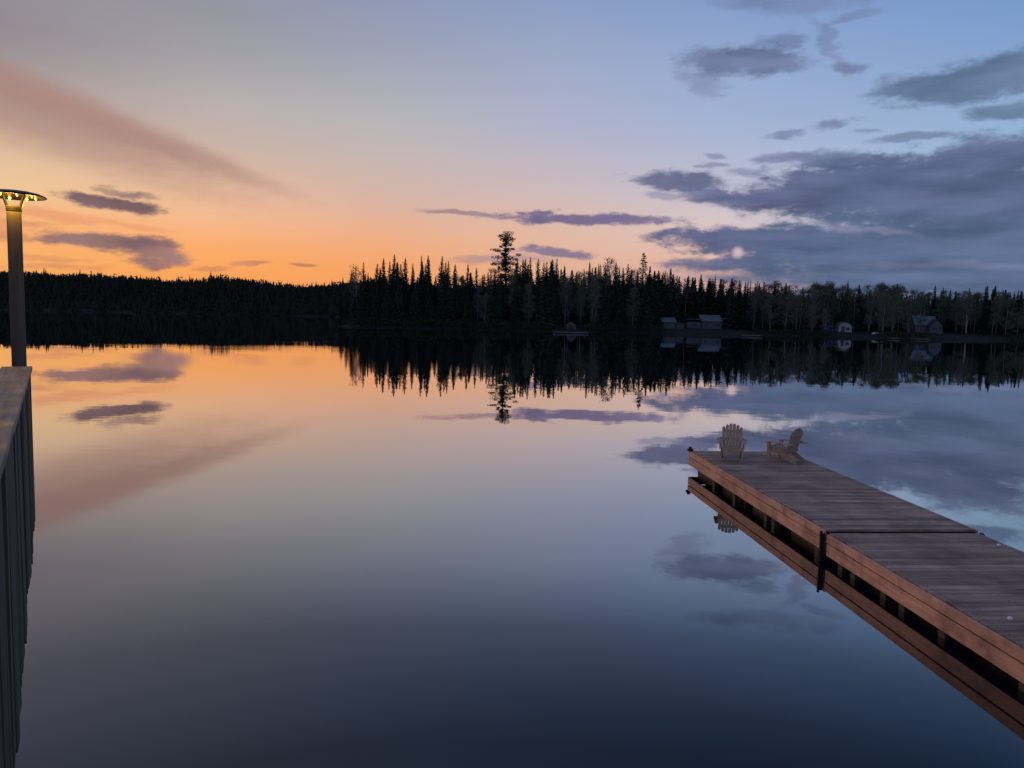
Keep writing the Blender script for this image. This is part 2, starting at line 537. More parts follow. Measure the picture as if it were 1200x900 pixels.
M_WHITE = noise_mat('white plastic', (0.75, 0.75, 0.73), (0.82, 0.82, 0.8), 20.0, 0.35)
M_RAIL = wood_mat('grey weathered rail', (0.15, 0.115, 0.09), (0.36, 0.285, 0.22), axis=1, vary=0.45, stain=3.5)
M_PICKET = wood_mat('stained pickets', (0.044, 0.045, 0.026), (0.100, 0.099, 0.062), axis=2, pitch=0.155, pitch_axis=1, vary=0.35)
M_POST = wood_mat('dark stained post', (0.060, 0.047, 0.030), (0.125, 0.098, 0.064), axis=2, vary=0.2)
M_SHADE = noise_mat('bronze lamp shade', (0.02, 0.016, 0.012), (0.05, 0.04, 0.03), 25.0, 0.4, metallic=0.6)
M_NEEDLE = leaf_mat('spruce needles', (0.016, 0.028, 0.019), (0.048, 0.070, 0.042))
M_PINE = leaf_mat('pine needles', (0.014, 0.026, 0.014), (0.036, 0.056, 0.026))
M_LEAF = leaf_mat('young birch leaves', (0.065, 0.088, 0.048), (0.165, 0.19, 0.10))
M_TWIG = leaf_mat('bare twigs', (0.085, 0.080, 0.075), (0.185, 0.172, 0.160))
M_BARK = noise_mat('dark bark', (0.02, 0.016, 0.013), (0.07, 0.055, 0.045), 6.0, 0.9, stretch=(3, 3, 0.6))
M_BIRCH = noise_mat('birch bark', (0.06, 0.056, 0.05), (0.30, 0.29, 0.265), 1.6, 0.8, stretch=(1, 1, 3.0))
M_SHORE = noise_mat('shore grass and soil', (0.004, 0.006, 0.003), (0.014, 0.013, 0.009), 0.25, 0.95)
M_FARNEEDLE = leaf_mat('far conifer needles', (0.008, 0.013, 0.008), (0.024, 0.034, 0.018))
M_HILL = noise_mat('forest floor', (0.005, 0.008, 0.004), (0.012, 0.014, 0.008), 0.05, 0.95)


def water_mat():
    """still lake water: dark body, mirror that grows towards grazing angles"""
    m, t, b = new_mat('lake water')
    L = t.links.new
    tc = N(t, 'ShaderNodeTexCoord')
    def layer(scale, stretch, detail):
        mp = N(t, 'ShaderNodeMapping')
        mp.inputs['Scale'].default_value = stretch
        mp.inputs['Rotation'].default_value = (0, 0, 0.35)
        L(tc.outputs['Object'], mp.inputs[0])
        n = N(t, 'ShaderNodeTexNoise')
        n.inputs['Scale'].default_value = scale
        n.inputs['Detail'].default_value = detail
        L(mp.outputs[0], n.inputs['Vector'])
        return n.outputs[0]
    a = layer(0.55, (0.6, 1.0, 1.0), 2.0)
    c = layer(0.07, (0.7, 1.0, 1.0), 1.0)
    fine = layer(2.6, (0.7, 1.0, 1.0), 3.0)
    patch = map_range(t, layer(0.045, (0.45, 1.0, 1.0), 3.0), 0.47, 0.64, 0.0, 1.0, smooth=True)      # cat's paws
    h = math_node(t, 'MULTIPLY_ADD', c, 5.0, math_node(t, 'MULTIPLY_ADD', math_node(t, 'MULTIPLY', fine, patch), WATER_PATCH, a))
    bp = N(t, 'ShaderNodeBump')
    bp.inputs['Strength'].default_value = 1.0
    bp.inputs['Distance'].default_value = WATER_RIPPLE
    L(h, bp.inputs['Height'])
    lw = N(t, 'ShaderNodeLayerWeight')
    lw.inputs['Blend'].default_value = 0.5
    cr = N(t, 'ShaderNodeValToRGB')
    e = cr.color_ramp.elements
    for i, (p, v) in enumerate(WATER_CURVE):
        el_ = e[i] if i < 2 else e.new(p)
        el_.position = p
        el_.color = (v, v, v, 1)
    L(lw.outputs['Facing'], cr.inputs[0])
    gl = N(t, 'ShaderNodeBsdfGlossy')
    gl.inputs['Color'].default_value = (1, 1, 1, 1)
    gl.inputs['Roughness'].default_value = 0.0
    L(bp.outputs[0], gl.inputs['Normal'])
    df = N(t, 'ShaderNodeBsdfDiffuse')
    df.inputs['Color'].default_value = WATER_BASE
    mx = N(t, 'ShaderNodeMixShader')
    L(cr.outputs[0], mx.inputs[0])
    L(df.outputs[0], mx.inputs[1])
    L(gl.outputs[0], mx.inputs[2])
    L(mx.outputs[0], t.nodes['Material Output'].inputs['Surface'])
    t.nodes.remove(b)
    return m


# ------------------------------------------------------------------ the setting: lake and land
def make_water():
    mb = MB()
    R = 6000.0
    mb.face([(-R, -800, 0), (R, -800, 0), (R, R, 0), (-R, R, 0)])
    o = mb.build('water', water_mat())
    tag(o, kind='structure')


def lerp_table(tab, x):
    if x <= tab[0][0]:
        return tab[0][1]
    for (a, b), (c, d) in zip(tab, tab[1:]):
        if x <= c:
            return b + (d - b) * (x - a) / (c - a)
    return tab[-1][1]


SHORELINE = [(-56, 236), (-49, 228), (-20, 226), (10, 221), (40, 229), (80, 232), (112, 232), (134, 226), (170, 240), (300, 232)]


def shore_z(x, y):
    """height of the near land at x, y"""
    d = y - lerp_table(SHORELINE, x)
    side = x + 51.5 + 0.12 * (y - 226) + 1.5 * noise.noise(Vector((y * .2, 3.3, 0)))
    d = min(d, side)
    if d <= 0:
        return max(-1.5, d * 0.25)
    return min(0.5 * d, 0.55) + 0.055 * max(0, d - 1) + 0.25 * noise.noise(Vector((x * 0.15, y * 0.15, 0)))


def make_shore():
    mb = MB()
    xs = [-90 + i * 5 for i in range(84)]
    ys = [210 + j * 3 for j in range(12)] + [246 + j * 8 for j in range(12)] + [345, 370, 400, 450]
    n = len(ys)
    for x in xs:
        for y in ys:
            mb.v.append((x, y, shore_z(x, y) if y < 440 else -2))
    for i in range(len(xs) - 1):
        for j in range(n - 1):
            a = i * n + j
            mb.f.append((a, a + n, a + n + 1, a + 1))
            mb.mi.append(0)
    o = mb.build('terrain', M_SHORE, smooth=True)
    tag(o, kind='structure')


def hill_z(x, y):
    crest = lerp_table(RIDGE, x) - 11.5 + 3.2 * noise.noise(Vector((x * .018, 7.3, 0))) + 1.4 * noise.noise(Vector((x * .07, 2.1, 0)))
    d = (y - 850) / 150.0
    if d <= 0:
        return -3.0
    s = min(d, 1.0)
    s = s * s * (3 - 2 * s)
    return 0.4 + crest * s * (1.0 if y < 1010 else max(0.0, 1 - (y - 1010) / 500)) - (0 if y < 1400 else 5)


def make_hills():
    mb = MB()
    xs = [-1500 + i * 20 for i in range(100)]
    ys = [845 + j * 15 for j in range(14)] + [1080, 1150, 1250, 1400, 1520]
    n = len(ys)
    for x in xs:
        for y in ys:
            mb.v.append((x, y, hill_z(x, y)))
    for i in range(len(xs) - 1):
        for j in range(n - 1):
            a = i * n + j
            mb.f.append((a, a + n, a + n + 1, a + 1))
            mb.mi.append(0)
    o = mb.build('hills', M_HILL, smooth=True)
    tag(o, kind='structure')
    # the wood that covers the far hill reads as one dark mass
    rnd = random.Random(5)
    mb = MB()
    for k in range(9000):
        y = 852 + 190 * rnd.random() ** 0.8
        x = rnd.uniform(-1000, 40)
        z = hill_z(x, y)
        h = (9.8 + 4.5 * noise.noise(Vector((x * .03, y * .03, 5)))) * rnd.uniform(.7, 1.22) * (1.3 if rnd.random() < 0.08 else 1)
        if rnd.random() < 0.62:
            w = rnd.uniform(1.6, 2.6)
            tiers = 4
            for i in range(tiers):
                z0 = z + h * (0.1 + 0.85 * i / tiers)
                z1 = z + h * min(1.0, 0.1 + 0.85 * (i + 1.6) / tiers)
                r = w * (1 - i / tiers) * rnd.uniform(0.8, 1.15) + 0.25
                a0 = rnd.uniform(0, 6.3)
                ring = [(x + math.cos(a0 + q * 1.2566) * r * rnd.uniform(.7, 1.2), y + math.sin(a0 + q * 1.2566) * r, z0 - rnd.uniform(0, .5)) for q in range(5)]
                for q in range(5):
                    mb.face([ring[q], ring[(q + 1) % 5], (x, y, z1)])
        else:
            h *= 0.86
            for i in range(9):
                r = rnd.uniform(0.9, 1.7)
                c = Vector((x + rnd.gauss(0, 1.4), y + rnd.gauss(0, 1.4), z + h * rnd.uniform(0.35, 0.96)))
                pts = [c + Vector((rnd.gauss(0, 1), rnd.gauss(0, 1), rnd.gauss(0, 1))).normalized() * r for _ in range(4)]
                mb.face(pts[:3])
                mb.face([pts[0], pts[2], pts[3]])
                mb.face([pts[1], pts[3], pts[2]])
    o = mb.build('forest', M_FARNEEDLE)
    tag(o, 'black wooded ridge with a jagged tree line across the lake under the orange sky', 'forest', kind='stuff')


# ------------------------------------------------------------------ trees
def leafquad(mb, c, size, rnd, flat=0.5, mi=0):
    n = Vector((rnd.gauss(0, 1), rnd.gauss(0, 1), rnd.gauss(0, 1) + flat)).normalized()
    ref = Vector((rnd.gauss(0, 1), rnd.gauss(0, 1), rnd.gauss(0, 1)))
    x = n.cross(ref).normalized()
    y = n.cross(x)
    a, b = size * rnd.uniform(0.6, 1.2), size * rnd.uniform(0.35, 0.8)
    mb.face([c - x * a, c - y * b * rnd.uniform(.5, 1), c + x * a * rnd.uniform(.7, 1.2), c + y * b], mi)


SPRUCE_H = 18.0


def spruce_meshes(seed):
    rnd = random.Random(seed)
    h = SPRUCE_H
    rmax = rnd.uniform(2.3, 3.4)
    crown, trunk = MB(), MB()
    lean = rnd.uniform(-0.6, 0.6)
    ax = lambda z: Vector((lean * (z / h) ** 2, lean * 0.4 * (z / h), z))
    trunk.tube([ax(0), ax(h * 0.5), ax(h * 0.97)], [0.2, 0.12, 0.02], 6)
    z = h * rnd.uniform(0.05, 0.12)
    base = z
    gap = rnd.uniform(0.42, 0.6)
    club = rnd.random() < 0.22
    while z < h * 0.985:
        t = (z - base) / (h - base)
        r = rmax * (1 - t) ** rnd.uniform(0.74, 0.95) * rnd.uniform(0.6, 1.1) + 0.05
        if club and 0.80 < t < 0.94:
            r *= 1.35
        nb = 8 if t < 0.75 else 6
        a0 = rnd.uniform(0, 6.3)
        for k in range(nb):
            if rnd.random() < 0.13:
                continue
            a = a0 + k * 2 * math.pi / nb + rnd.uniform(-.3, .3)
            rr = r * rnd.uniform(0.65, 1.1)
            droop = rnd.uniform(0.15, 0.55) * (1 - 0.6 * t)
            for s in (0.25, 0.5, 0.72, 0.95):
                c = ax(z) + Vector((math.cos(a) * rr * s, math.sin(a) * rr * s, -droop * rr * s + rnd.uniform(-.08, .08)))
                leafquad(crown, c, 0.09 + 0.23 * rmax * (1 - t) ** 0.6 * (1.05 - 0.5 * s), rnd, 1.2)
        for _ in range(2 if t < .9 else 1):
            leafquad(crown, ax(z) + Vector((rnd.gauss(0, .12), rnd.gauss(0, .12), rnd.uniform(-.2, .2))), 0.06 + 0.32 * (1 - t), rnd, 0)
        z += gap * (1 - 0.45 * t)
    for q in range(3):
        a = q * 2.1
        top = ax(h)
        d = Vector((math.cos(a), math.sin(a), 0)) * 0.07
        crown.face([top - Vector((0, 0, 0.9)) - d, top - Vector((0, 0, 0.9)) + d, top])
    return trunk, crown


BIRCH_H = 15.0


def birch_meshes(seed, leafy):
    rnd = random.Random(seed)
    h = BIRCH_H
    trunk, crown = MB(), MB()
    bx, by = rnd.uniform(-.8, .8), rnd.uniform(-.5, .5)
    ax = lambda t: Vector((bx * t * t + 0.15 * math.sin(t * 5 + seed), by * t, h * t))
    trunk.tube([ax(i / 7) for i in range(8)], [0.13 * (1 - 0.9 * i / 7) + 0.012 for i in range(8)], 7)
    rm = rnd.uniform(2.1, 3.0)
    nl = rnd.randint(34, 42)
    for k in range(nl):
        t = rnd.uniform(0.2, 0.93)
        a = rnd.uniform(0, 6.3)
        ln = rm * rnd.uniform(0.6, 1.1) * math.sin(math.pi * min(1, (t - 0.12) / 0.9) ** 0.8) ** 0.6
        p0 = ax(t)
        p2 = p0 + Vector((math.cos(a) * ln, math.sin(a) * ln, ln * rnd.uniform(0.15, 0.65)))
        p2.z = min(p2.z, h * 0.995)
        p1 = (p0 + p2) / 2 + Vector((0, 0, -0.12 * ln))
        crown.tube([p0, p1, p2], [0.045 * (1.1 - t), 0.026, 0.008], 4, 1, cap=False)
        for s in range(9):
            q0 = p0.lerp(p2, rnd.uniform(0.35, 1.0))
            d = Vector((rnd.gauss(0, 1), rnd.gauss(0, 1), rnd.gauss(0.7, .6))).normalized() * rnd.uniform(.4, .95)
            w = Vector((rnd.gauss(0, 1), rnd.gauss(0, 1), 0)).normalized() * 0.028
            crown.face([q0 - w, q0 + w, q0 + d], 1)
            crown.face([q0 + d * .4 - w * .7, q0 + d * .4 + w * .7, q0 + d * .5 + Vector((rnd.gauss(0, .3), rnd.gauss(0, .3), .3))], 1)
        n = rnd.randint(50, 75) if leafy else rnd.randint(30, 44)
        for s in range(n):
            c = p0.lerp(p2, rnd.uniform(0.4, 1.1)) + Vector((rnd.gauss(0, .38), rnd.gauss(0, .38), rnd.gauss(0, .38)))
            leafquad(crown, c, rnd.uniform(.10, .21), rnd, 0.3, 0 if leafy or rnd.random() < .3 else 1)
    return trunk, crown


def pine_clump(mb, c, rx, rz, rnd, n=None):
    n = n or int(120 * rx * max(rz, .6)) + 26
    for _ in range(n):
        d = Vector((rnd.gauss(0, 1), rnd.gauss(0, 1), rnd.gauss(0, 1))).normalized() * rnd.random() ** 0.45
        p = Vector(c) + Vector((d.x * rx * 1.12, d.y * rx * 1.12, d.z * rz + 0.12 * rx * d.x * d.x))
        leafquad(mb, p, rnd.uniform(.13, .30), rnd, 0.3)


def tall_pine():
    rnd = random.Random(77)
    x0, y0 = -3.0, 252.0
    z0 = shore_z(x0, y0)
    o = thing('pine_tree', (x0, y0, z0), 0, 'tall ragged pine with clumped crown, by far the highest tree over the lake', 'tree')
    h = 31.3 - z0
    tr, cr = MB(), MB()
    ax = lambda z: Vector((0.25 * math.sin(z * .12), 0.15 * math.sin(z * .2), z))
    tr.tube([ax(h * i / 8) for i in range(9)], [0.42 * (1 - 0.85 * i / 8) for i in range(9)], 9)
    clumps = [(.5, 30.6, 1.55, 1.15), (.2, 29.2, 1.5, 1.0), (-1.7, 30.0, .75, .5), (2.1, 28.9, .9, .8), (-.9, 28.7, .8, .6), (0.2, 27.4, 1.4, .8), (1.5, 27.2, .7, .5), (-1.5, 26.6, .6, .35),
              (-3.4, 25.5, 1.3, .5), (-2.2, 25.2, 1.0, .4), (.7, 25.3, .9, .8), (2.2, 25.9, .55, .4), (-.2, 24.2, 1.1, .6), (-2.6, 23.0, 1.5, .6), (.9, 22.9, 1.6, .8), (4.3, 24.0, .8, .5), (3.2, 22.6, .9, .5),
              (-1.9, 21.2, 1.8, .8), (2.4, 21.0, 1.6, .7), (.2, 21.5, 1.3, .8), (-3.9, 20.9, .9, .45), (-3.2, 18.7, 1.8, .8), (1.5, 18.9, 2.4, 1.0), (-.4, 19.4, 1.6, .9), (-1, 16.8, 2.8, 1.1), (2.4, 16.2, 2.2, 1.0), (-3, 15.2, 2.2, 1.0), (.5, 13.6, 3.0, 1.2)]
    for dx, z, rx, rz in clumps:
        rx, rz = rx * 1.28, rz * 1.12
        zz = z - z0
        dy = rnd.uniform(-1.2, 1.2)
        c = Vector((dx, dy, zz))
        pine_clump(cr, c, rx, rz, rnd)
        b = ax(max(1, zz - 0.35 * abs(dx) - 0.2))
        cr.tube([b, b.lerp(c, .5) + Vector((0, 0, -.1)), c], [0.09, 0.06, 0.025], 5, 1, cap=False)
    for k in range(34):                      # loose tufts between the boughs
        z = rnd.uniform(14, 30.2)
        r = (2.3 if z < 22 else 1.25) * rnd.uniform(.3, 1.0)
        a = rnd.uniform(0, 6.28)
        c = Vector((math.cos(a) * r, math.sin(a) * r, z - z0))
        pine_clump(cr, c, rnd.uniform(.35, .75), rnd.uniform(.35, .7), rnd)
        cr.tube([ax(c.z - .6), c], [0.05, 0.015], 4, 1, cap=False)
    for k in range(26):                      # clumps towards and away from the lake
        z = rnd.uniform(13, 30)
        a = rnd.choice((1, -1)) * rnd.uniform(.9, 2.2)
        r = (2.6 if z < 23 else 1.5) * rnd.uniform(.5, 1)
        c = Vector((math.cos(a) * r * .5, math.sin(a) * r, z - z0))
        pine_clump(cr, c, rnd.uniform(.5, .9), .4, rnd)
        cr.tube([ax(c.z - .5), c], [0.06, 0.02], 4, 1, cap=False)
    tr.build('trunk', M_BARK, o, smooth=True)
    cr.build('crown', [M_PINE, M_BARK], o)


def thin_pine():
    rnd = random.Random(31)
    x0, y0 = 42.2, 254.0
    z0 = shore_z(x0, y0)
    o = thing('pine_tree', (x0, y0, z0), 0, 'slender wispy pine standing clear of the woods midway between tall pine and bungalow', 'tree')
    h = 25.6 - z0
    tr, cr = MB(), MB()
    tr.tube([(0, 0, 0), (.1, 0, h * .5), (0, 0, h)], [.28, .16, .03], 8)
    z = h * .45
    while z < h:
        t = (z - h * .45) / (h * .55)
        r = 1.9 * (1 - t) ** .7 + .3
        for k in range(5):
            a = rnd.uniform(0, 6.3)
            rr = r * rnd.uniform(.45, 1.0)
            c = Vector((math.cos(a) * rr, math.sin(a) * rr, z + .15 * rr))
            pine_clump(cr, c, .42, .28, rnd, 12)
            cr.tube([(0, 0, z - .2), c], [.05, .015], 4, 1, cap=False)
        z += rnd.uniform(.55, .95)
    pine_clump(cr, (0, 0, h), .4, .5, rnd, 16)
    tr.build('trunk', M_BARK, o, smooth=True)
    cr.build('crown', [M_PINE, M_BARK], o)


def ordinal(n):
    w = ['first', 'second', 'third', 'fourth', 'fifth', 'sixth', 'seventh', 'eighth', 'ninth', 'tenth', 'eleventh', 'twelfth']
    if n <= 12:
        return w[n - 1]
    return '%d%s' % (n, {1: 'st', 2: 'nd', 3: 'rd'}.get(n % 10 if n not in (11, 12, 13) else 0, 'th'))


# houses keep the trees off their plots: x0, x1, y back edge
CLEAR = [(46, 55, 249), (55.5, 72, 256), (98, 110, 251), (127.5, 141, 256), (145, 149, 252), (14, 20, 229)]


def plot_taken(x, y):
    return any(a - 1.2 < x < b + 1.2 and y < c + 2.5 for a, b, c in CLEAR)


def zone(u):
    """u: place along the shore as seen over the lake (metres at 262 m)"""
    for lim, txt in ((-3.5, 'left of the tall ragged pine'), (43, 'between the tall pine and the slender wispy pine'), (66, 'between the slender pine and the pale roofed bungalow'),
                     (110, 'between the bungalow and the white gabled cabin'), (143, 'between the white cabin and the grey gabled house')):
        if u < lim:
            return txt
    return 'right of the grey gabled house'


def plant_woods():
    rnd = random.Random(11)
    spr = []
    for i in range(14):
        o = thing('spruce_tree', (0, 0, 0))
        t, c = spruce_meshes(100 + i)
        t.build('trunk', M_BARK, o, smooth=True)
        c.build('crown', M_NEEDLE, o)
        spr.append(o)
    bir = []
    for i in range(8):
        o = thing('birch_tree', (0, 0, 0))
        t, c = birch_meshes(300 + i, i % 2 == 0)
        t.build('trunk', M_BIRCH, o, smooth=True)
        c.build('crown', [M_LEAF, M_TWIG], o)
        bir.append(o)
    used = set()

    def put(kind, x, y, ztop, fat=1.0, variant=None):
        protos, hh = (spr, SPRUCE_H) if kind == 's' else (bir, BIRCH_H)
        i = rnd.randrange(len(protos)) if variant is None else variant
        p = protos[i]
        if (kind, i) in used:
            o = copy_tree(p)
        else:
            o = p
            used.add((kind, i))
        z0 = shore_z(x, y) - 0.1
        s = max(4.0, ztop - z0) / hh
        w = (0.55 + 0.45 * s) * fat
        o.location = (x, y, z0)
        o.rotation_euler = (0, 0, rnd.uniform(0, 6.3))
        o.scale = (w, w, s)
        return o

    # trees that stand out against the sky
    marks = [('s', x, z) for x, z in SPIRES] + [('b', x, z) for x, z in CROWNS]
    left = [m for m in marks if m[1] < -4]
    mid = [m for m in marks if -4 <= m[1] < 43.5]
    right = [m for m in marks if m[1] >= 43.5]
    for part, rev, where in ((left, True, 'left of the tall ragged pine'), (mid, False, 'right of the tall ragged pine'), (right, False, 'right of the slender wispy pine')):
        part.sort(key=lambda m: -m[1] if rev else m[1])
        cnt = {'s': 0, 'b': 0}
        for kind, x, z in part:
            y = rnd.uniform(250, 262)
            if plot_taken(x * y / 262.0, y):
                y = rnd.uniform(260, 265)
            k = y / 262.0
            o = put(kind, x * k, y, EYE + (z - EYE) * k, rnd.uniform(.85, 1.55) if kind == 's' else 1.15, None if kind == 's' else rnd.choice((0, 2, 4, 6) if x > 60 else (1, 3, 5, 7)))
            cnt[kind] += 1
            if kind == 's':
                tag(o, 'pointed dark spruce against the sky, %s such spire %s' % (ordinal(cnt[kind]), where), 'tree', 'spruces breaking the skyline')
            else:
                tag(o, 'rounded leafy crown against the sky, %s broadleaf treetop %s' % (ordinal(cnt[kind]), where), 'tree', 'broadleaf trees breaking the skyline')
    # companions crowd round the spires, a little lower
    for x, z in SPIRES:
        for q in range(2 if -52 < x < 70 else 1):
            y = rnd.uniform(246, 266)
            if plot_taken(x * y / 262.0, y):
                y = rnd.uniform(260, 267)
            k = y / 262.0
            u = x + rnd.choice((-1, 1)) * rnd.uniform(1.0, 2.9)
            base = lerp_table(BODY, u)
            o = put('s', u * k, y, EYE + (max(base + .4, z - rnd.uniform(.8, 4.5)) - EYE) * k, rnd.uniform(.8, 1.5))
            tag(o, 'dark spruce amid the unbroken woods %s' % zone(u), 'tree', 'spruces in the woods %s' % zone(u))
    for x, z in CROWNS:
        if x < 60:
            continue
        for q in range(2):
            y = rnd.uniform(250, 264)
            if plot_taken(x * y / 262.0, y):
                y = rnd.uniform(260, 266)
            k = y / 262.0
            u = x + rnd.choice((-1, 1)) * rnd.uniform(1.2, 4.2)
            o = put('b', u * k, y, EYE + (z - rnd.uniform(.6, 3.2) - EYE) * k, rnd.uniform(1.0, 1.25))
            tag(o, 'pale trunked birch amid the dark woods %s' % zone(u), 'tree', 'birches in the woods %s' % zone(u))
    # the body of the woods, in rows that rise away from the shore
    for row, (off, drop) in enumerate(((5, 5.0), (12, 2.2), (21, 0.6), (30, 0.0))):
        x = -57.0
        while x < 205:
            x += rnd.uniform(3.1, 4.9) * (1.0 if x < 60 else 0.95)
            yy = lerp_table(SHORELINE, x) + off + rnd.uniform(-2.0, 2.5)
            if x < -48:
                yy = max(yy, 232 + rnd.uniform(0, 8))
            if plot_taken(x, yy):
                continue
            k = yy / 262.0
            u = x / k
            top = EYE + (lerp_table(BODY, u) - EYE) * k - drop * rnd.uniform(0.3, 1.5) + rnd.uniform(-.9, .6)
            pb = 0.10 if u < 20 else (0.30 if u < 60 else 0.78)
            if row == 3:
                pb *= 0.6
            if rnd.random() < pb:
                o = put('b', x, yy, top, rnd.uniform(.9, 1.1))
                tag(o, 'pale trunked birch amid the dark woods %s' % zone(u), 'tree', 'birches in the woods %s' % zone(u))
            else:
                o = put('s', x, yy, top + (rnd.uniform(0, 1.8) if rnd.random() < .35 else 0), rnd.uniform(.95, 1.25))
                tag(o, 'dark spruce amid the unbroken woods %s' % zone(u), 'tree', 'spruces in the woods %s' % zone(u))
    # dense wood behind the front trees, and bushes along the bank
    mb = MB()
    for k in range(2600):
        x = rnd.uniform(-52, 240)
        d = rnd.uniform(30, 75)
        y = lerp_table(SHORELINE, x) + d
        if plot_taken(x, y - 3) or x < -50 + 0.12 * d:
            continue
        kk = y / 262.0
        top = EYE + (lerp_table(BODY, x / kk) - EYE) * kk * 0.9 - rnd.uniform(1, 5)
        z0 = shore_z(x, y)
        hh = top - z0
        w = rnd.uniform(1.2, 1.9)
        for i in range(7):
            za = z0 + hh * (0.05 + 0.13 * i)
            zb = min(top, za + hh * .24)
            r = w * (1 - i / 7.5) * rnd.uniform(.75, 1.2)
            a0 = rnd.uniform(0, 6.3)
            ring = [(x + math.cos(a0 + q * 1.047) * r * rnd.uniform(.6, 1.2), y + math.sin(a0 + q * 1.047) * r, za - rnd.uniform(0, .4)) for q in range(6)]
            for q in range(6):
                if rnd.random() < .85:
                    mb.face([ring[q], ring[(q + 1) % 6], (x, y, zb)])
    o = mb.build('woods', M_NEEDLE)
    tag(o, 'deep dark conifer wood closing in behind the trees of the near shore', 'forest', kind='stuff')
    mb = MB()
    for k in range(2400):
        x = rnd.uniform(-51, 230)
        y = lerp_table(SHORELINE, x) + rnd.uniform(0.1, 8) + (4 if x < -50 else 0)
        if plot_taken(x, y) or any(a < x < b for a, b in ((45, 55), (58, 71), (100, 109), (126, 143)) if rnd.random() < .7):
            continue
        z0 = shore_z(x, y)
        hb = rnd.uniform(.5, 2.4) if x < 44 else rnd.uniform(.3, 1.3)
        for _ in range(int(16 * hb)):
            leafquad(mb, Vector((x + rnd.gauss(0, .55 * hb), y + rnd.gauss(0, .4 * hb), z0 + hb * rnd.random() ** .8)), rnd.uniform(.15, .3), rnd, .4)
    o = mb.build('undergrowth', M_PINE)
    tag(o, 'dark low bushes along the far bank at the water edge', 'undergrowth', kind='stuff')


def birch_snag():
    x, y = 147.0, 250.0
    z0 = shore_z(x, y)
    o = thing('birch_snag', (x, y, z0 - .1), 0, 'bare white birch stem standing on the bank right of the grey gabled house', 'tree')
    mb = MB()
    mb.tube([(0, 0, 0), (-.1, 0, 2.2), (.05, 0, 4.4), (-.1, .1, 6.3)], [.24, .2, .16, .06], 8)
    mb.build('trunk', M_BIRCHWHITE, o, smooth=True)
    mb = MB()
    mb.tube([(0, 0, 4.0), (.5, .1, 5.0), (.7, .1, 5.6)], [.06, .04, .015], 5)
    mb.tube([(0, 0, 3.1), (-.45, -.1, 3.9), (-.6, -.1, 4.3)], [.05, .03, .012], 5)
    mb.build('branch', M_BIRCHWHITE, o, smooth=True)


# ------------------------------------------------------------------ cottages and docks over the lake
def window(parent, c, w, h, axis='y', d=0.05):
    """window on a wall that faces -y"""
    f = MB()
    x, y, z = c
    t = 0.09
    f.box((x, y, z + h / 2 + t / 2), (w + 2 * t, d, t))
    f.box((x, y, z - h / 2 - t / 2), (w + 2 * t, d + .05, t))
    f.box((x - w / 2 - t / 2, y, z), (t, d, h))
    f.box((x + w / 2 + t / 2, y, z), (t, d, h))
    f.box((x, y, z), (0.05, d * .8, h))
    fo = f.build('window', M_TRIM, parent)
    p = MB()
    p.box((x, y + .012, z), (w, .02, h))
    p.build('pane', M_GLASS, fo)
    return fo


def door(parent, c, w, h):
    x, y, z = c
    m = MB()
    m.box((x, y, z + h / 2), (w, .06, h))
    m.box((x - w / 2 - .05, y + .01, z + h / 2), (.1, .08, h))
    m.box((x + w / 2 + .05, y + .01, z + h / 2), (.1, .08, h))
    m.box((x, y + .01, z + h + .05), (w + .2, .08, .1))
    d = m.build('door', M_DOOR, parent)
    k = MB()
    k.tube([(x + w * .36, y - .06, z + 1.0), (x + w * .36, y - .1, z + 1.0)], [.035, .035], 8)
    k.build('handle', M_STEEL, d)


def gable_body(mb, w, d, wall_h, ridge_h, ridge_along='x'):
    """solid house body centred on x, front at y=0, depth d"""
    if ridge_along == 'y':
        pts = [(-w / 2, 0), (w / 2, 0), (w / 2, wall_h), (0, ridge_h), (-w / 2, wall_h)]
        mb.prism(pts, d, Matrix.Translation((0, d / 2, 0)))
    else:
        pts = [(-d / 2, 0), (d / 2, 0), (d / 2, wall_h), (0, ridge_h), (-d / 2, wall_h)]
        M = Matrix.Translation((0, d / 2, 0)) @ Matrix.Rotation(math.pi / 2, 4, 'Z')
        mb.prism(pts, w, M)


def gable_roof(mb, w, d, wall_h, ridge_h, ridge_along='x', over=.35, t=.14):
    if ridge_along == 'x':
        run, rise, ln = d / 2, ridge_h - wall_h, w + 2 * over
    else:
        run, rise, ln = w / 2, ridge_h - wall_h, d + 2 * over
    s = math.hypot(run, rise)
    for sg in (-1, 1):
        out = Vector((0, sg * run, wall_h)) if ridge_along == 'x' else Vector((sg * run, 0, wall_h))
        top = Vector((0, 0, ridge_h))
        dirv = (out - top).normalized()
        a = top + Vector((0, 0, t / 2 + .01))
        b = out + dirv * over + Vector((0, 0, t / 2 + .01))
        c = (a + b) / 2 + Vector((0, d / 2, 0))
        zax = dirv
        xax = Vector((1, 0, 0)) if ridge_along == 'x' else Vector((0, 1, 0))
        n = zax.cross(xax)
        Mx = Matrix((xax, n, zax)).transposed()
        mb.box(c, (ln, t, (b - a).length), Mx)


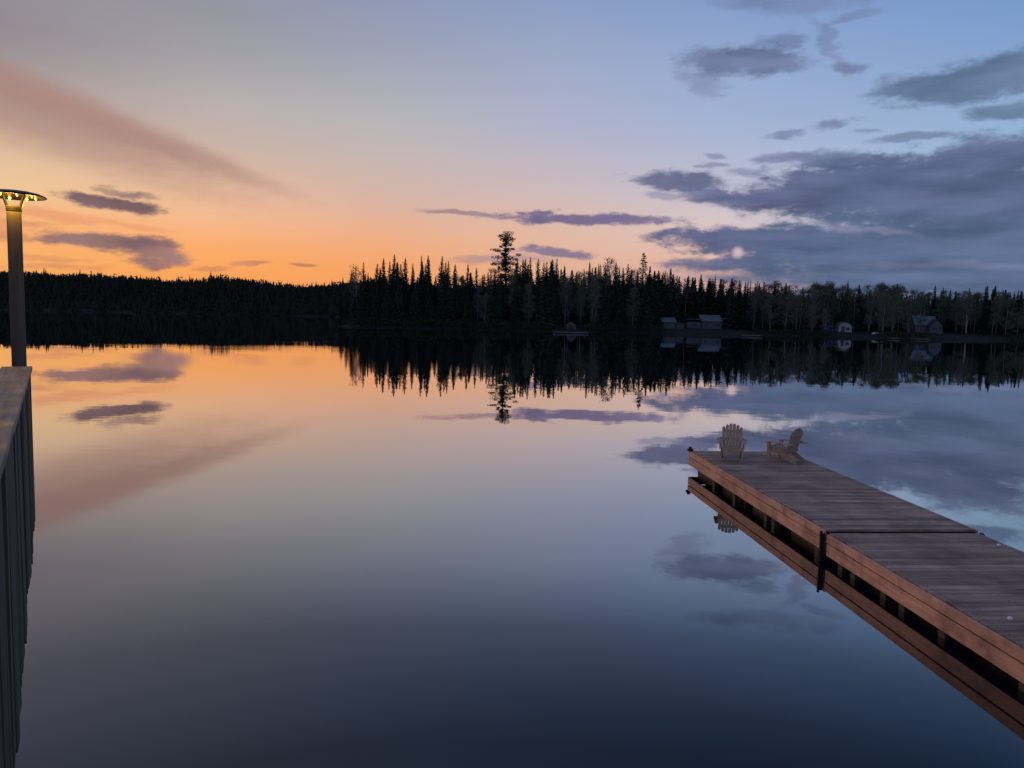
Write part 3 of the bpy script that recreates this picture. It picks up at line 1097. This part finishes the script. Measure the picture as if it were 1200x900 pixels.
def make_cottages():
    # grey gabled house on the right
    x, y = 132.3, 247.0
    z = shore_z(x, y) - .2
    o = thing('lake_house', (x, y, z), rad(-8), 'grey gabled house with pale metal roof and dark windows in front of green trees', 'house')
    m = MB(); gable_body(m, 7.6, 6.5, 3.0, 6.0, 'x')
    m.build('wall', M_SIDING, o)
    r = MB(); gable_roof(r, 7.6, 6.5, 3.0, 6.0, 'x')
    ro = r.build('roof', M_METALROOF, o)
    g = MB()
    g.prism([(-2.2, 0), (2.2, 0), (2.2, 2.9), (0, 5.0), (-2.2, 2.9)], 3.0, Matrix.Translation((2.6, -1.0, 0)))
    go = g.build('gable_wing', M_SIDING, o)
    gr = MB()
    for sg in (-1, 1):
        a, b = Vector((2.6, -1.0, 5.1)), Vector((2.6 + sg * 2.6, -1.0, 5.1 - 2.1 * 2.6 / 2.2))
        dv = (b - a).normalized()
        xa = Vector((0, 1, 0))
        gr.box((a + b) / 2, (3.5, .14, (b - a).length), Matrix((xa, dv.cross(xa), dv)).transposed())
    gr.build('gable_roof', M_DARKROOF, go)
    window(o, (2.0, -2.53, 1.75), 1.9, .95)
    window(o, (4.05, -2.53, 1.75), .8, 1.05)
    window(o, (-2.2, -.03, 1.7), 1.2, 1.0)
    door(o, (-.3, -.04, .25), .95, 2.0)
    c = MB(); c.box((-1.6, 3.6, 6.1), (.6, .6, 1.4)); c.build('chimney', M_STONE, ro)
    o.scale = (.84, .9, .92)
    # long bungalow
    x, y = 64.2, 249.0
    z = shore_z(x, y) - .2
    o = thing('bungalow', (x, y, z), rad(3), 'long low bungalow with pale blue metal roof and side wings, below the spruces', 'house')
    m = MB(); gable_body(m, 6.2, 6.5, 2.6, 4.5, 'x')
    m.build('wall', M_SIDING, o)
    r = MB(); gable_roof(r, 6.2, 6.5, 2.6, 4.5, 'x'); r.build('roof', M_METALROOF, o)
    w1 = MB(); w1.prism([(-2.4, 0), (2.4, 0), (2.4, 2.3), (-2.4, 2.3)], 5.0, Matrix.Translation((-5.5, 3.2, 0)))
    wo = w1.build('side_wing', M_GREYWALL, o)
    r = MB(); r.box((-5.6, 3.2, 2.72), (5.4, 5.8, .16), (rad(-9), 0, 0)); r.build('wing_roof', M_DULLROOF, wo)
    w2 = MB(); w2.prism([(-1.5, 0), (1.5, 0), (1.5, 2.4), (-1.5, 2.4)], 4.0, Matrix.Translation((4.6, 3.4, 0)))
    wo = w2.build('porch', M_DARKWALL, o)
    r = MB(); r.box((4.7, 3.2, 2.95), (3.3, 5.2, .16), (rad(-12), 0, 0)); r.build('porch_roof', M_METALROOF, wo)
    window(o, (-1.8, -.03, 1.5), 1.3, 1.0)
    window(o, (1.9, -.03, 1.5), 1.3, 1.0)
    door(o, (0.1, -.04, .25), .95, 2.0)
    window(o, (-5.5, .68, 1.3), 1.6, .9)
    # small white cottage left of the bungalow
    x, y = 49.4, 244.0
    z = shore_z(x, y) - .2
    o = thing('cottage', (x, y, z), rad(5), 'small whitish cottage with a lean-to, left of the pale roofed bungalow', 'cottage')
    m = MB(); gable_body(m, 4.0, 4.2, 2.3, 3.6, 'x'); m.build('wall', M_SIDING, o)
    r = MB(); gable_roof(r, 4.0, 4.2, 2.3, 3.6, 'x'); r.build('roof', M_METALROOF, o)
    l = MB(); l.prism([(-1.3, 0), (1.3, 0), (1.3, 1.7), (-1.3, 2.1)], 3.2, Matrix.Translation((3.7, 2.2, 0)))
    lo = l.build('lean_to', M_GREYWALL, o)
    r = MB(); r.box((3.8, 2.2, 2.02), (3.0, 3.8, .12), (0, rad(9), 0)); r.build('lean_to_roof', M_DULLROOF, lo)
    window(o, (-.9, -.03, 1.4), .9, .8)
    door(o, (.8, -.04, .25), .85, 1.85)
    # white gable cabin
    x, y = 106.0, 246.0
    z = shore_z(x, y) - .25
    o = thing('cabin', (x, y, z), rad(-10), 'small white cabin with a rounded gable end facing the lake', 'cabin')
    m = MB(); m.prism([(-2.0, 0), (2.0, 0), (2.0, 1.9), (1.45, 2.85), (0, 3.4), (-1.45, 2.85), (-2.0, 1.9)], 4.4, Matrix.Translation((0, 2.2, 0)))
    m.build('wall', M_WHITEWALL, o)
    r = MB()
    prof = [(2.25, 1.75), (1.6, 2.95), (0, 3.55), (-1.6, 2.95), (-2.25, 1.75)]
    for (xa, za), (xb, zb) in zip(prof, prof[1:]):
        r.bar((xa, 2.2, za), (xb, 2.2, zb), 5.0, .09, (za - zb, 0, xb - xa) if xb != xa else (1, 0, 0))
    r.build('roof', M_DULLROOF, o)
    door(o, (-.7, -.04, .2), .85, 1.85)
    window(o, (.8, -.03, 1.35), .9, .8)
    # dim boathouse below the tall pine
    x, y = 17.0, 225.0
    z = 0.25
    o = thing('boathouse', (x, y, z), 0, 'dim little boathouse at the foot of the woods behind a floating jetty', 'boathouse')
    m = MB(); gable_body(m, 2.6, 3.6, 1.6, 2.5, 'y'); m.build('wall', M_GREYWALL, o)
    r = MB(); gable_roof(r, 2.6, 3.6, 1.6, 2.5, 'y', .25, .1); r.build('roof', M_DULLROOF, o)
    d = MB(); d.box((0, -.04, .75), (1.3, .06, 1.4)); d.build('door', M_DARKWALL, o)
    # blue shed left of the white cabin
    x, y = 99.6, 243.0
    z = shore_z(x, y) - .15
    o = thing('garden_shed', (x, y, z), 0, 'low dark blue shed in the trees just left of the white cabin', 'shed')
    m = MB(); m.prism([(-1.6, 0), (1.6, 0), (1.6, 1.9), (-1.6, 2.3)], 2.4, Matrix.Translation((0, 1.2, 0))); m.build('wall', M_BLUEWALL, o)
    r = MB(); r.box((0, 1.2, 2.2), (3.7, 3.0, .1), (0, rad(7.1), 0)); r.build('roof', M_DULLROOF, o)
    d = MB(); d.box((.5, -.04, .95), (.8, .06, 1.7)); d.build('door', M_DARKWALL, o)


def far_jetty(x, y, ln, wd, rz, label, mat):
    o = thing('jetty', (x, y, 0), rz, label, 'jetty', 'jetties along the far shore')
    m = MB()
    n = int(ln / .2)
    for i in range(n):
        m.box((-ln / 2 + (i + .5) * ln / n, 0, .42), (ln / n - .02, wd, .04))
    m.build('deck', mat, o)
    m = MB()
    for s in (-1, 1):
        m.box((0, s * (wd / 2 - .05), .31), (ln - .02, .06, .18))
    m.build('frame', mat, o)
    for sx in (-.42, .42):
        for sy in (-1, 1):
            p = MB()
            p.tube([(sx * ln, sy * (wd / 2 + .09), -1.2), (sx * ln, sy * (wd / 2 + .09), 1.0)], [.07, .07], 8)
            p.build('post', M_BARK, o)


def make_jetties():
    far_jetty(14.6, 196.5, 9.0, 1.8, rad(2), 'long pale jetty on the black water in front of the boathouse', M_JETTY)
    far_jetty(64.5, 208.0, 5.4, 1.8, rad(-4), 'short dim jetty in the water right of the bungalow', M_JETTY)
    far_jetty(103.4, 209.0, 2.8, 1.5, 0, 'tiny greenish jetty left of the water below the grey gabled house', M_JETTY)
    far_jetty(110.2, 208.0, 4.6, 1.5, rad(5), 'pale jetty in the water below the grey gabled house', M_JETTY)
    # an upturned rowing boat on the bank
    x, y = 112.2, 237.0
    z = shore_z(x, y)
    o = thing('rowing_boat', (x, y, z), rad(4), 'pale rowing boat lying upside down on the bank right of the white cabin', 'boat')
    m = MB()
    secs = []
    for i in range(11):
        t = i / 10 * 2 - 1
        w = .68 * (1 - abs(t) ** 2.6) + .02
        hgt = .55 * (1 - abs(t) ** 3) + .12
        secs.append([(t * 2.0, w * math.cos(a), .05 + hgt * math.sin(a)) for a in [math.pi * k / 8 for k in range(9)]])
    for a, b in zip(secs, secs[1:]):
        for k in range(8):
            m.face([a[k], b[k], b[k + 1], a[k + 1]])
    m.build('hull', M_WHITEWALL, o)
    k = MB()
    k.bar((-1.9, 0, .26), (1.9, 0, .26), .05, .9)
    k.build('keel', M_DULLROOF, o)


# ------------------------------------------------------------------ floating dock in the foreground
DOCK_TOP = 0.53
DOCK_ANG = math.atan2(0.073, 1.0)           # runs away and slightly to the left
DOCK_W = 2.58


def dock_point(u, v, z=0.0):
    """u across from the left edge, v away from the joint"""
    c, s = math.cos(DOCK_ANG), math.sin(DOCK_ANG)
    return Vector((5.23 + u * c - v * s, 12.35 + u * s + v * c, z))


def dock_section(v0, v1, label, seed):
    rnd = random.Random(seed)
    L = v1 - v0
    o = thing('dock_section', dock_point(0, v0), DOCK_ANG, label, 'dock', 'sections of the floating dock')
    m = MB()
    n = int(round(L / .145))
    p = L / n
    for i in range(n):
        gap = rnd.uniform(.005, .011)
        dz = rnd.uniform(-.0025, .0025)
        m.box((DOCK_W / 2 + rnd.uniform(-.006, .006), (i + .5) * p, DOCK_TOP - .019 + dz), (DOCK_W - .035, p - gap, .036), (0, rnd.uniform(-.0015, .0015), 0))
        for u in (.10, .86, 1.72, 2.48):
            for q in (-.035, .035):
                m.box((u + rnd.uniform(-.012, .012), (i + .5) * p + q + rnd.uniform(-.008, .008), DOCK_TOP + dz + .0005), (.011, .011, .003), None, 1)
    m.build('deck', [M_DECK, M_STEEL], o, bevel=.004)
    # two planks on each long side, butted from lengths of board
    for sx in (0, 1):
        for name, z, h, out in (('top_plank', DOCK_TOP - .085, .135, .02), ('side_plank', DOCK_TOP - .27, .20, .012)):
            m = MB()
            y = .01
            while y < L - .02:
                ln = min(rnd.uniform(2.2, 3.7), L - .01 - y)
                if L - y - ln < .7:
                    ln = L - .01 - y
                x = (-out if sx == 0 else DOCK_W + out)
                m.box((x, y + ln / 2, z + rnd.uniform(-.003, .003)), (.042, ln - .004, h))
                y += ln
            m.build(name, M_CEDAR, o, bevel=.005)
    for yy, nm in ((-.0, 'end_plank'), (L, 'end_plank')):
        m = MB()
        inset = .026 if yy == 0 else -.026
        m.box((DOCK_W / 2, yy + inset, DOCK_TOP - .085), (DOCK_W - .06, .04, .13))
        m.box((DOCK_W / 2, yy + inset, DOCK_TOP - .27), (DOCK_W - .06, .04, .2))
        m.build(nm, M_UNDER if yy == 0 else M_CEDAR_X, o, bevel=.004)  # near end takes the dark frame timber, far end cedar
    # dark frame under the deck
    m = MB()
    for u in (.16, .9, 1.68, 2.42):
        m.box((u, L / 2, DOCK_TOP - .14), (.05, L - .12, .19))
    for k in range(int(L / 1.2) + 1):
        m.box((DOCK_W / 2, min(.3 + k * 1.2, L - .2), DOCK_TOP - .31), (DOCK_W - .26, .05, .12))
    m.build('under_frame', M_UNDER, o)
    # black floats
    nf = max(2, int(L / 1.55))
    for u in (.42, DOCK_W - .42):
        for k in range(nf):
            m = MB()
            yc = (k + .5) * L / nf
            m.box((u, yc, .03), (.55, L / nf - .32, .36), None, 0, .94)
            f = m.build('float', M_FLOAT, o, bevel=.03)
    # treated timber blocks that show in the gap above the water
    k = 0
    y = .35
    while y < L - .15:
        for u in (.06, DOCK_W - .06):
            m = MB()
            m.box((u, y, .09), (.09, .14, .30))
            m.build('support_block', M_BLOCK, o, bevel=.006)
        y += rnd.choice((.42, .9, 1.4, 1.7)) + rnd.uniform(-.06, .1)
        k += 1
    return o


def make_dock():
    far = dock_section(.035, 7.48, 'far dock section carrying the two wooden chairs', 3)
    near = dock_section(-8.0, -.035, 'near dock section running out of the right side of the picture, no chairs on it', 4)
    near.location.z = -.045
    # steel hinge between the sections, on both sides
    for u in (-.075, DOCK_W + .075):
        m = MB()
        y = -.02 + .0
        m.box((u, 8.0, DOCK_TOP - .25), (.045, .06, .48))
        m.tube([(u * 1.0 + (-.035 if u < 0 else .035), 8.0, DOCK_TOP + (.03 if u < 0 else -.04)), (u + (-.035 if u < 0 else .035), 8.0, -.30)], [.022, .022], 10)
        h = m.build('hinge', M_STEEL, near)
    # iron corner bracket and mooring cleats
    m = MB()
    m.box((-.01, 7.42, DOCK_TOP + .02), (.13, .12, .06))
    m.tube([(-.01, 7.42, DOCK_TOP + .03), (-.01, 7.42, DOCK_TOP + .10)], [.05, .04], 10)
    m.build('corner_bracket', M_STEEL, far, bevel=.008)
    for u, v in ((.42, 8.0 - 3.62), (2.42, 8.0 - .72)):
        m = MB()
        m.tube([(u, v, DOCK_TOP + .002), (u, v, DOCK_TOP + .022), (u, v, DOCK_TOP + .03)], [.03, .026, .012], 12)
        m.build('deck_light', M_WHITE, near, smooth=False)


# ------------------------------------------------------------------ adirondack chairs
def make_chair(label):
    o = thing('adirondack_chair', (0, 0, 0), 0, label, 'chair', 'wooden chairs on the dock')
    # rear legs double as seat bearers: sloping stringers
    for s in (-1, 1):
        m = MB()
        m.prism([(-.40, .30), (-.40, .41), (-.30, .42), (.16, .27), (.44, .11), (.52, 0), (.39, 0), (.26, .06), (.05, .19)], .035,
                Matrix.Translation((s * .255, 0, 0)) @ Matrix.Rotation(math.pi / 2, 4, 'Z'))
        m.build('leg', M_CHAIR_Y, o, bevel=.004)
        m = MB()
        m.box((s * .293, -.36, .27), (.036, .10, .54))
        lg = m.build('leg', M_CHAIR, o, bevel=.004)
        m = MB()
        m.prism([(-.07, .54), (.07, .54), (.02, .36), (-.02, .36)], .03, Matrix.Translation((s * .33, -.36, 0)) @ Matrix.Rotation(math.pi / 2, 4, 'Z'))
        m.build('arm_bracket', M_CHAIR, lg)
        # arm: a shaped plank, broad at the front, narrow behind
        m = MB()
        pr = [(-.085, -.46), (.085, -.46), (.095, -.30), (.07, 0), (.045, .36), (-.03, .36), (-.055, 0), (-.075, -.25)]
        M = Matrix.Translation((s * .335, 0, .553)) @ Matrix.Scale(s, 4, (1, 0, 0)) @ Matrix.Rotation(-math.pi / 2, 4, 'X') @ Matrix.Scale(-1, 4, (0, 0, 1))
        m.prism(pr, .026, M)
        m.build('armrest', M_CHAIR_Y, o, bevel=.004)
    # seat slats across the stringers
    m = MB()
    y, z = -.37, .425
    for k in range(6):
        m.box((0, y, z), (.56, .088, .022), (rad(-15 if k else 0), 0, 0))
        y += .096
        z -= .027
    m.build('seat', M_CHAIR_X, o, bevel=.004)
    m = MB()
    m.box((0, -.415, .36), (.55, .025, .10))
    m.build('apron', M_CHAIR_X, o, bevel=.004)
    # fan of back slats with an arched top
    m = MB()
    tilt = rad(15)
    B = Matrix.Translation((0, .17, .235)) @ Matrix.Rotation(-tilt, 4, 'X')
    tops = [.715, .775, .805, .805, .775, .715]
    for k in range(6):
        q = k - 2.5
        a = rad(1.1) * q
        w0, w1 = .080, .090
        t = tops[k]
        S = B @ Matrix.Translation((q * .0865, 0, 0)) @ Matrix.Rotation(a, 4, 'Y')
        m.prism([(-w0 / 2, 0), (w0 / 2, 0), (w1 / 2, t - .04), (w1 / 4, t - .006), (0, t + .004), (-w1 / 4, t - .006), (-w1 / 2, t - .04)], .022, S)
    m.build('backrest', M_CHAIR, o, bevel=.003)
    for hgt, wd in ((.12, .5), (.36, .70), (.60, .54)):
        m = MB()
        c = B @ Vector((0, .032, hgt))
        m.box(c, (wd, .034, .07), (-tilt, 0, 0))
        m.build('back_brace', M_CHAIR_X, o, bevel=.003)
    return o


def make_chairs():
    c1 = make_chair('left wooden adirondack chair on the dock end, fanned back squarely facing the viewer')
    c1.scale = (CHAIR_SIZE,) * 3
    c2 = copy_tree(c1)
    c2['label'] = 'right wooden adirondack chair on the dock end, turned sideways to face the sunset'
    c1.location = dock_point(.62, 6.18, DOCK_TOP + .002)
    c1.rotation_euler = (0, 0, DOCK_ANG + rad(CHAIR1))
    c2.location = dock_point(1.95, 6.12, DOCK_TOP + .002)
    c2.rotation_euler = (0, 0, DOCK_ANG + rad(CHAIR2))


# ------------------------------------------------------------------ deck with railing and lamp post on the left
RAIL_DIR = Vector((-0.515, 0.857, 0)).normalized()
RAIL_OUT = Vector((RAIL_DIR.y, -RAIL_DIR.x, 0))       # towards the water
RAIL_END = Vector((-4.39, 7.0, 0))
RAIL_ANG = math.atan2(RAIL_DIR.y, RAIL_DIR.x) - math.pi / 2      # local y runs along the railing


def make_deck():
    L = 10.5                                            # local y = 0 at the far end, negative towards the viewer
    rnd = random.Random(9)
    o = thing('deck_platform', (RAIL_END.x, RAIL_END.y, 0), RAIL_ANG, 'raised wooden deck behind the picket railing', 'deck')
    m = MB()
    for k in range(26):
        m.box((-.13 - .145 * (k + .5), -L / 2 - .1, 2.28), (.138, L - .1, .036))
    m.build('floor_boards', M_RAIL, o)
    m = MB()
    m.box((-.075, -L / 2 - .03, 2.15), (.045, L - .02, .24))
    m.box((-3.9, -L / 2 - .03, 2.13), (.045, L - .02, .24))
    for k in range(17):
        m.box((-1.98, -.12 - k * .645, 2.13), (3.75, .045, .22))
    m.build('joists', M_POST, o)
    for px in (-2.4, -3.7):
        for py in (-.5, -3.6, -6.8, -10.0):
            m = MB()
            m.box((px, py, .2), (.16, .16, 3.6))
            m.build('pile', M_POST, o, bevel=.008)
    r = thing('deck_railing', (RAIL_END.x, RAIL_END.y, 0), RAIL_ANG, 'dark picket railing with a worn flat wooden cap running along the left edge', 'railing')
    m = MB()
    y = -.02
    for ln in (3.05, 3.6, 3.8):
        m.box((-.115, y - ln / 2, 3.345), (.235, ln - .004, .036), (0, 0, rnd.uniform(-.002, .002)))
        y -= ln
    m.build('top_rail', M_RAIL, r, bevel=.005)
    m = MB()
    m.box((-.062, -L / 2, 3.265), (.04, L - .1, .09))
    m.box((-.062, -L / 2, 2.55), (.04, L - .1, .09))
    m.build('rail_bearers', M_POST, r)
    m = MB()
    k = 0
    y = -.08
    while y > -L + .1:
        w = .14 + rnd.uniform(-.008, .006)
        zb = 2.0 + rnd.uniform(-.05, .05)
        zt = 3.318 - rnd.uniform(0, .006)
        m.box((-.026 + rnd.uniform(-.007, .004), y, (zb + zt) / 2), (.024, w, zt - zb), (rnd.uniform(-.008, .008), rnd.uniform(-.005, .005), rnd.uniform(-.05, .05)))
        y -= .158
        k += 1
    m.build('pickets', M_PICKET, r, bevel=.003)
    for py in (-2.6, -5.1, -7.6, -10.1):
        m = MB()
        m.box((-.15, py, 2.78), (.09, .09, 1.08))
        m.build('post', M_POST, r, bevel=.004)


def make_lamp():
    p = RAIL_END + RAIL_DIR * .09 - RAIL_OUT * .10
    o = thing('lamp_post', (p.x, p.y, 0), RAIL_ANG, 'dark square lamp post with flat round shade and golden light, at the railing end', 'lamp')
    m = MB()
    m.box((0, 0, 3.39), (.114, .114, 2.72))
    m.build('post', M_POST, o, bevel=.008)
    m = MB()
    m.box((0, 0, 4.775), (.118, .118, .05), None, 0, 1.1)
    m.build('collar', M_SHADE, o, bevel=.006)
    # shallow dished shade
    m = MB()
    n = 36
    prof = [(.0, 4.938), (.06, 4.936), (.15, 4.93), (.21, 4.917), (.255, 4.898), (.26, 4.886), (.248, 4.886), (.2, 4.902), (.1, 4.912), (.0, 4.914)]
    rings = []
    for r_, z in prof:
        b = len(m.v)
        for k in range(n):
            a = 2 * math.pi * k / n
            m.v.append((r_ * math.cos(a), r_ * math.sin(a), z))
        rings.append(b)
    for a, b in zip(rings, rings[1:]):
        for k in range(n):
            m.f.append((a + k, a + (k + 1) % n, b + (k + 1) % n, b + k))
            m.mi.append(0)
    sh = m.build('lamp_shade', M_SHADE, o, smooth=True)
    for k in range(4):
        a = math.pi / 4 + k * math.pi / 2
        m = MB()
        m.bar((.075 * math.cos(a), .075 * math.sin(a), 4.80), (.12 * math.cos(a), .12 * math.sin(a), 4.912), .018, .014, (-math.sin(a), math.cos(a), 0))
        m.build('bracket', M_SHADE, o)
    for k in range(8):
        a = 2 * math.pi * k / 8 + .2
        m = MB()
        cx, cy = .175 * math.cos(a), .175 * math.sin(a)
        m.tube([(cx, cy, 4.908), (cx, cy, 4.895), (cx, cy, 4.878), (cx, cy, 4.872)], [.008, .013, .010, .003], 10)
        m.build('bulb', M_BULB, o, smooth=True)
    ld = bpy.data.lights.new('lamp_light', 'POINT')
    ld.energy = LAMP_W
    ld.color = (1.0, .55, .07)
    ld.shadow_soft_size = .05
    for k in range(3):
        a = rad(-95 + k * 120)
        lo = bpy.data.objects.new('lamp_light', ld)
        COL.objects.link(lo)
        lo.parent = o
        lo.location = (.15 * math.cos(a), .15 * math.sin(a), 4.835)


M_BIRCHWHITE = noise_mat('white birch bark', (0.30, 0.29, 0.28), (0.62, 0.60, 0.57), 2.0, 0.8, stretch=(1, 1, 3.0))
M_SIDING = noise_mat('grey painted boards', (0.075, 0.088, 0.095), (0.115, 0.128, 0.135), 3.0, 0.7, stretch=(.3, .3, 6))
M_WHITEWALL = noise_mat('white painted boards', (0.34, 0.33, 0.32), (0.46, 0.45, 0.43), 3.0, 0.7, stretch=(.3, .3, 6))
M_GREYWALL = noise_mat('grey boards', (0.07, 0.07, 0.075), (0.12, 0.12, 0.125), 3.0, 0.8)
M_DARKWALL = noise_mat('dark boards', (0.02, 0.02, 0.022), (0.04, 0.04, 0.042), 3.0, 0.8)
M_BLUEWALL = noise_mat('blue boards', (0.03, 0.045, 0.09), (0.05, 0.07, 0.13), 3.0, 0.8)
M_METALROOF = noise_mat('pale metal roof', (0.085, 0.11, 0.125), (0.125, 0.15, 0.165), 2.0, 0.5, stretch=(6, .4, .4))
M_DULLROOF = noise_mat('shingle roof', (0.10, 0.10, 0.11), (0.16, 0.16, 0.17), 5.0, 0.85)
M_DARKROOF = noise_mat('dark shingle roof', (0.015, 0.02, 0.03), (0.03, 0.037, 0.048), 5.0, 0.85)
M_TRIM = noise_mat('white trim', (0.14, 0.15, 0.155), (0.19, 0.20, 0.205), 6.0, 0.6)
M_GLASS = noise_mat('dark window glass', (0.012, 0.014, 0.018), (0.02, 0.022, 0.028), 1.0, 0.08, spec=.5)
M_DOOR = noise_mat('painted door', (0.10, 0.07, 0.06), (0.15, 0.11, 0.09), 3.0, 0.6)
M_STONE = noise_mat('chimney stone', (0.14, 0.13, 0.12), (0.26, 0.25, 0.23), 5.0, 0.9)
M_JETTY = wood_mat('silvered jetty boards', (0.10, 0.095, 0.085), (0.18, 0.17, 0.155), axis=1, vary=.2)
M_BULB, _t, _b = new_mat('warm bulb')
_b.inputs['Emission Color'].default_value = (1.0, .74, .36, 1)
_b.inputs['Emission Strength'].default_value = 0.4
_b.inputs['Base Color'].default_value = (.8, .7, .5, 1)

make_water()
make_shore()
make_hills()
make_cottages()
make_jetties()
make_dock()
make_deck()
tall_pine()
thin_pine()
plant_woods()
birch_snag()
make_chairs()
make_lamp()
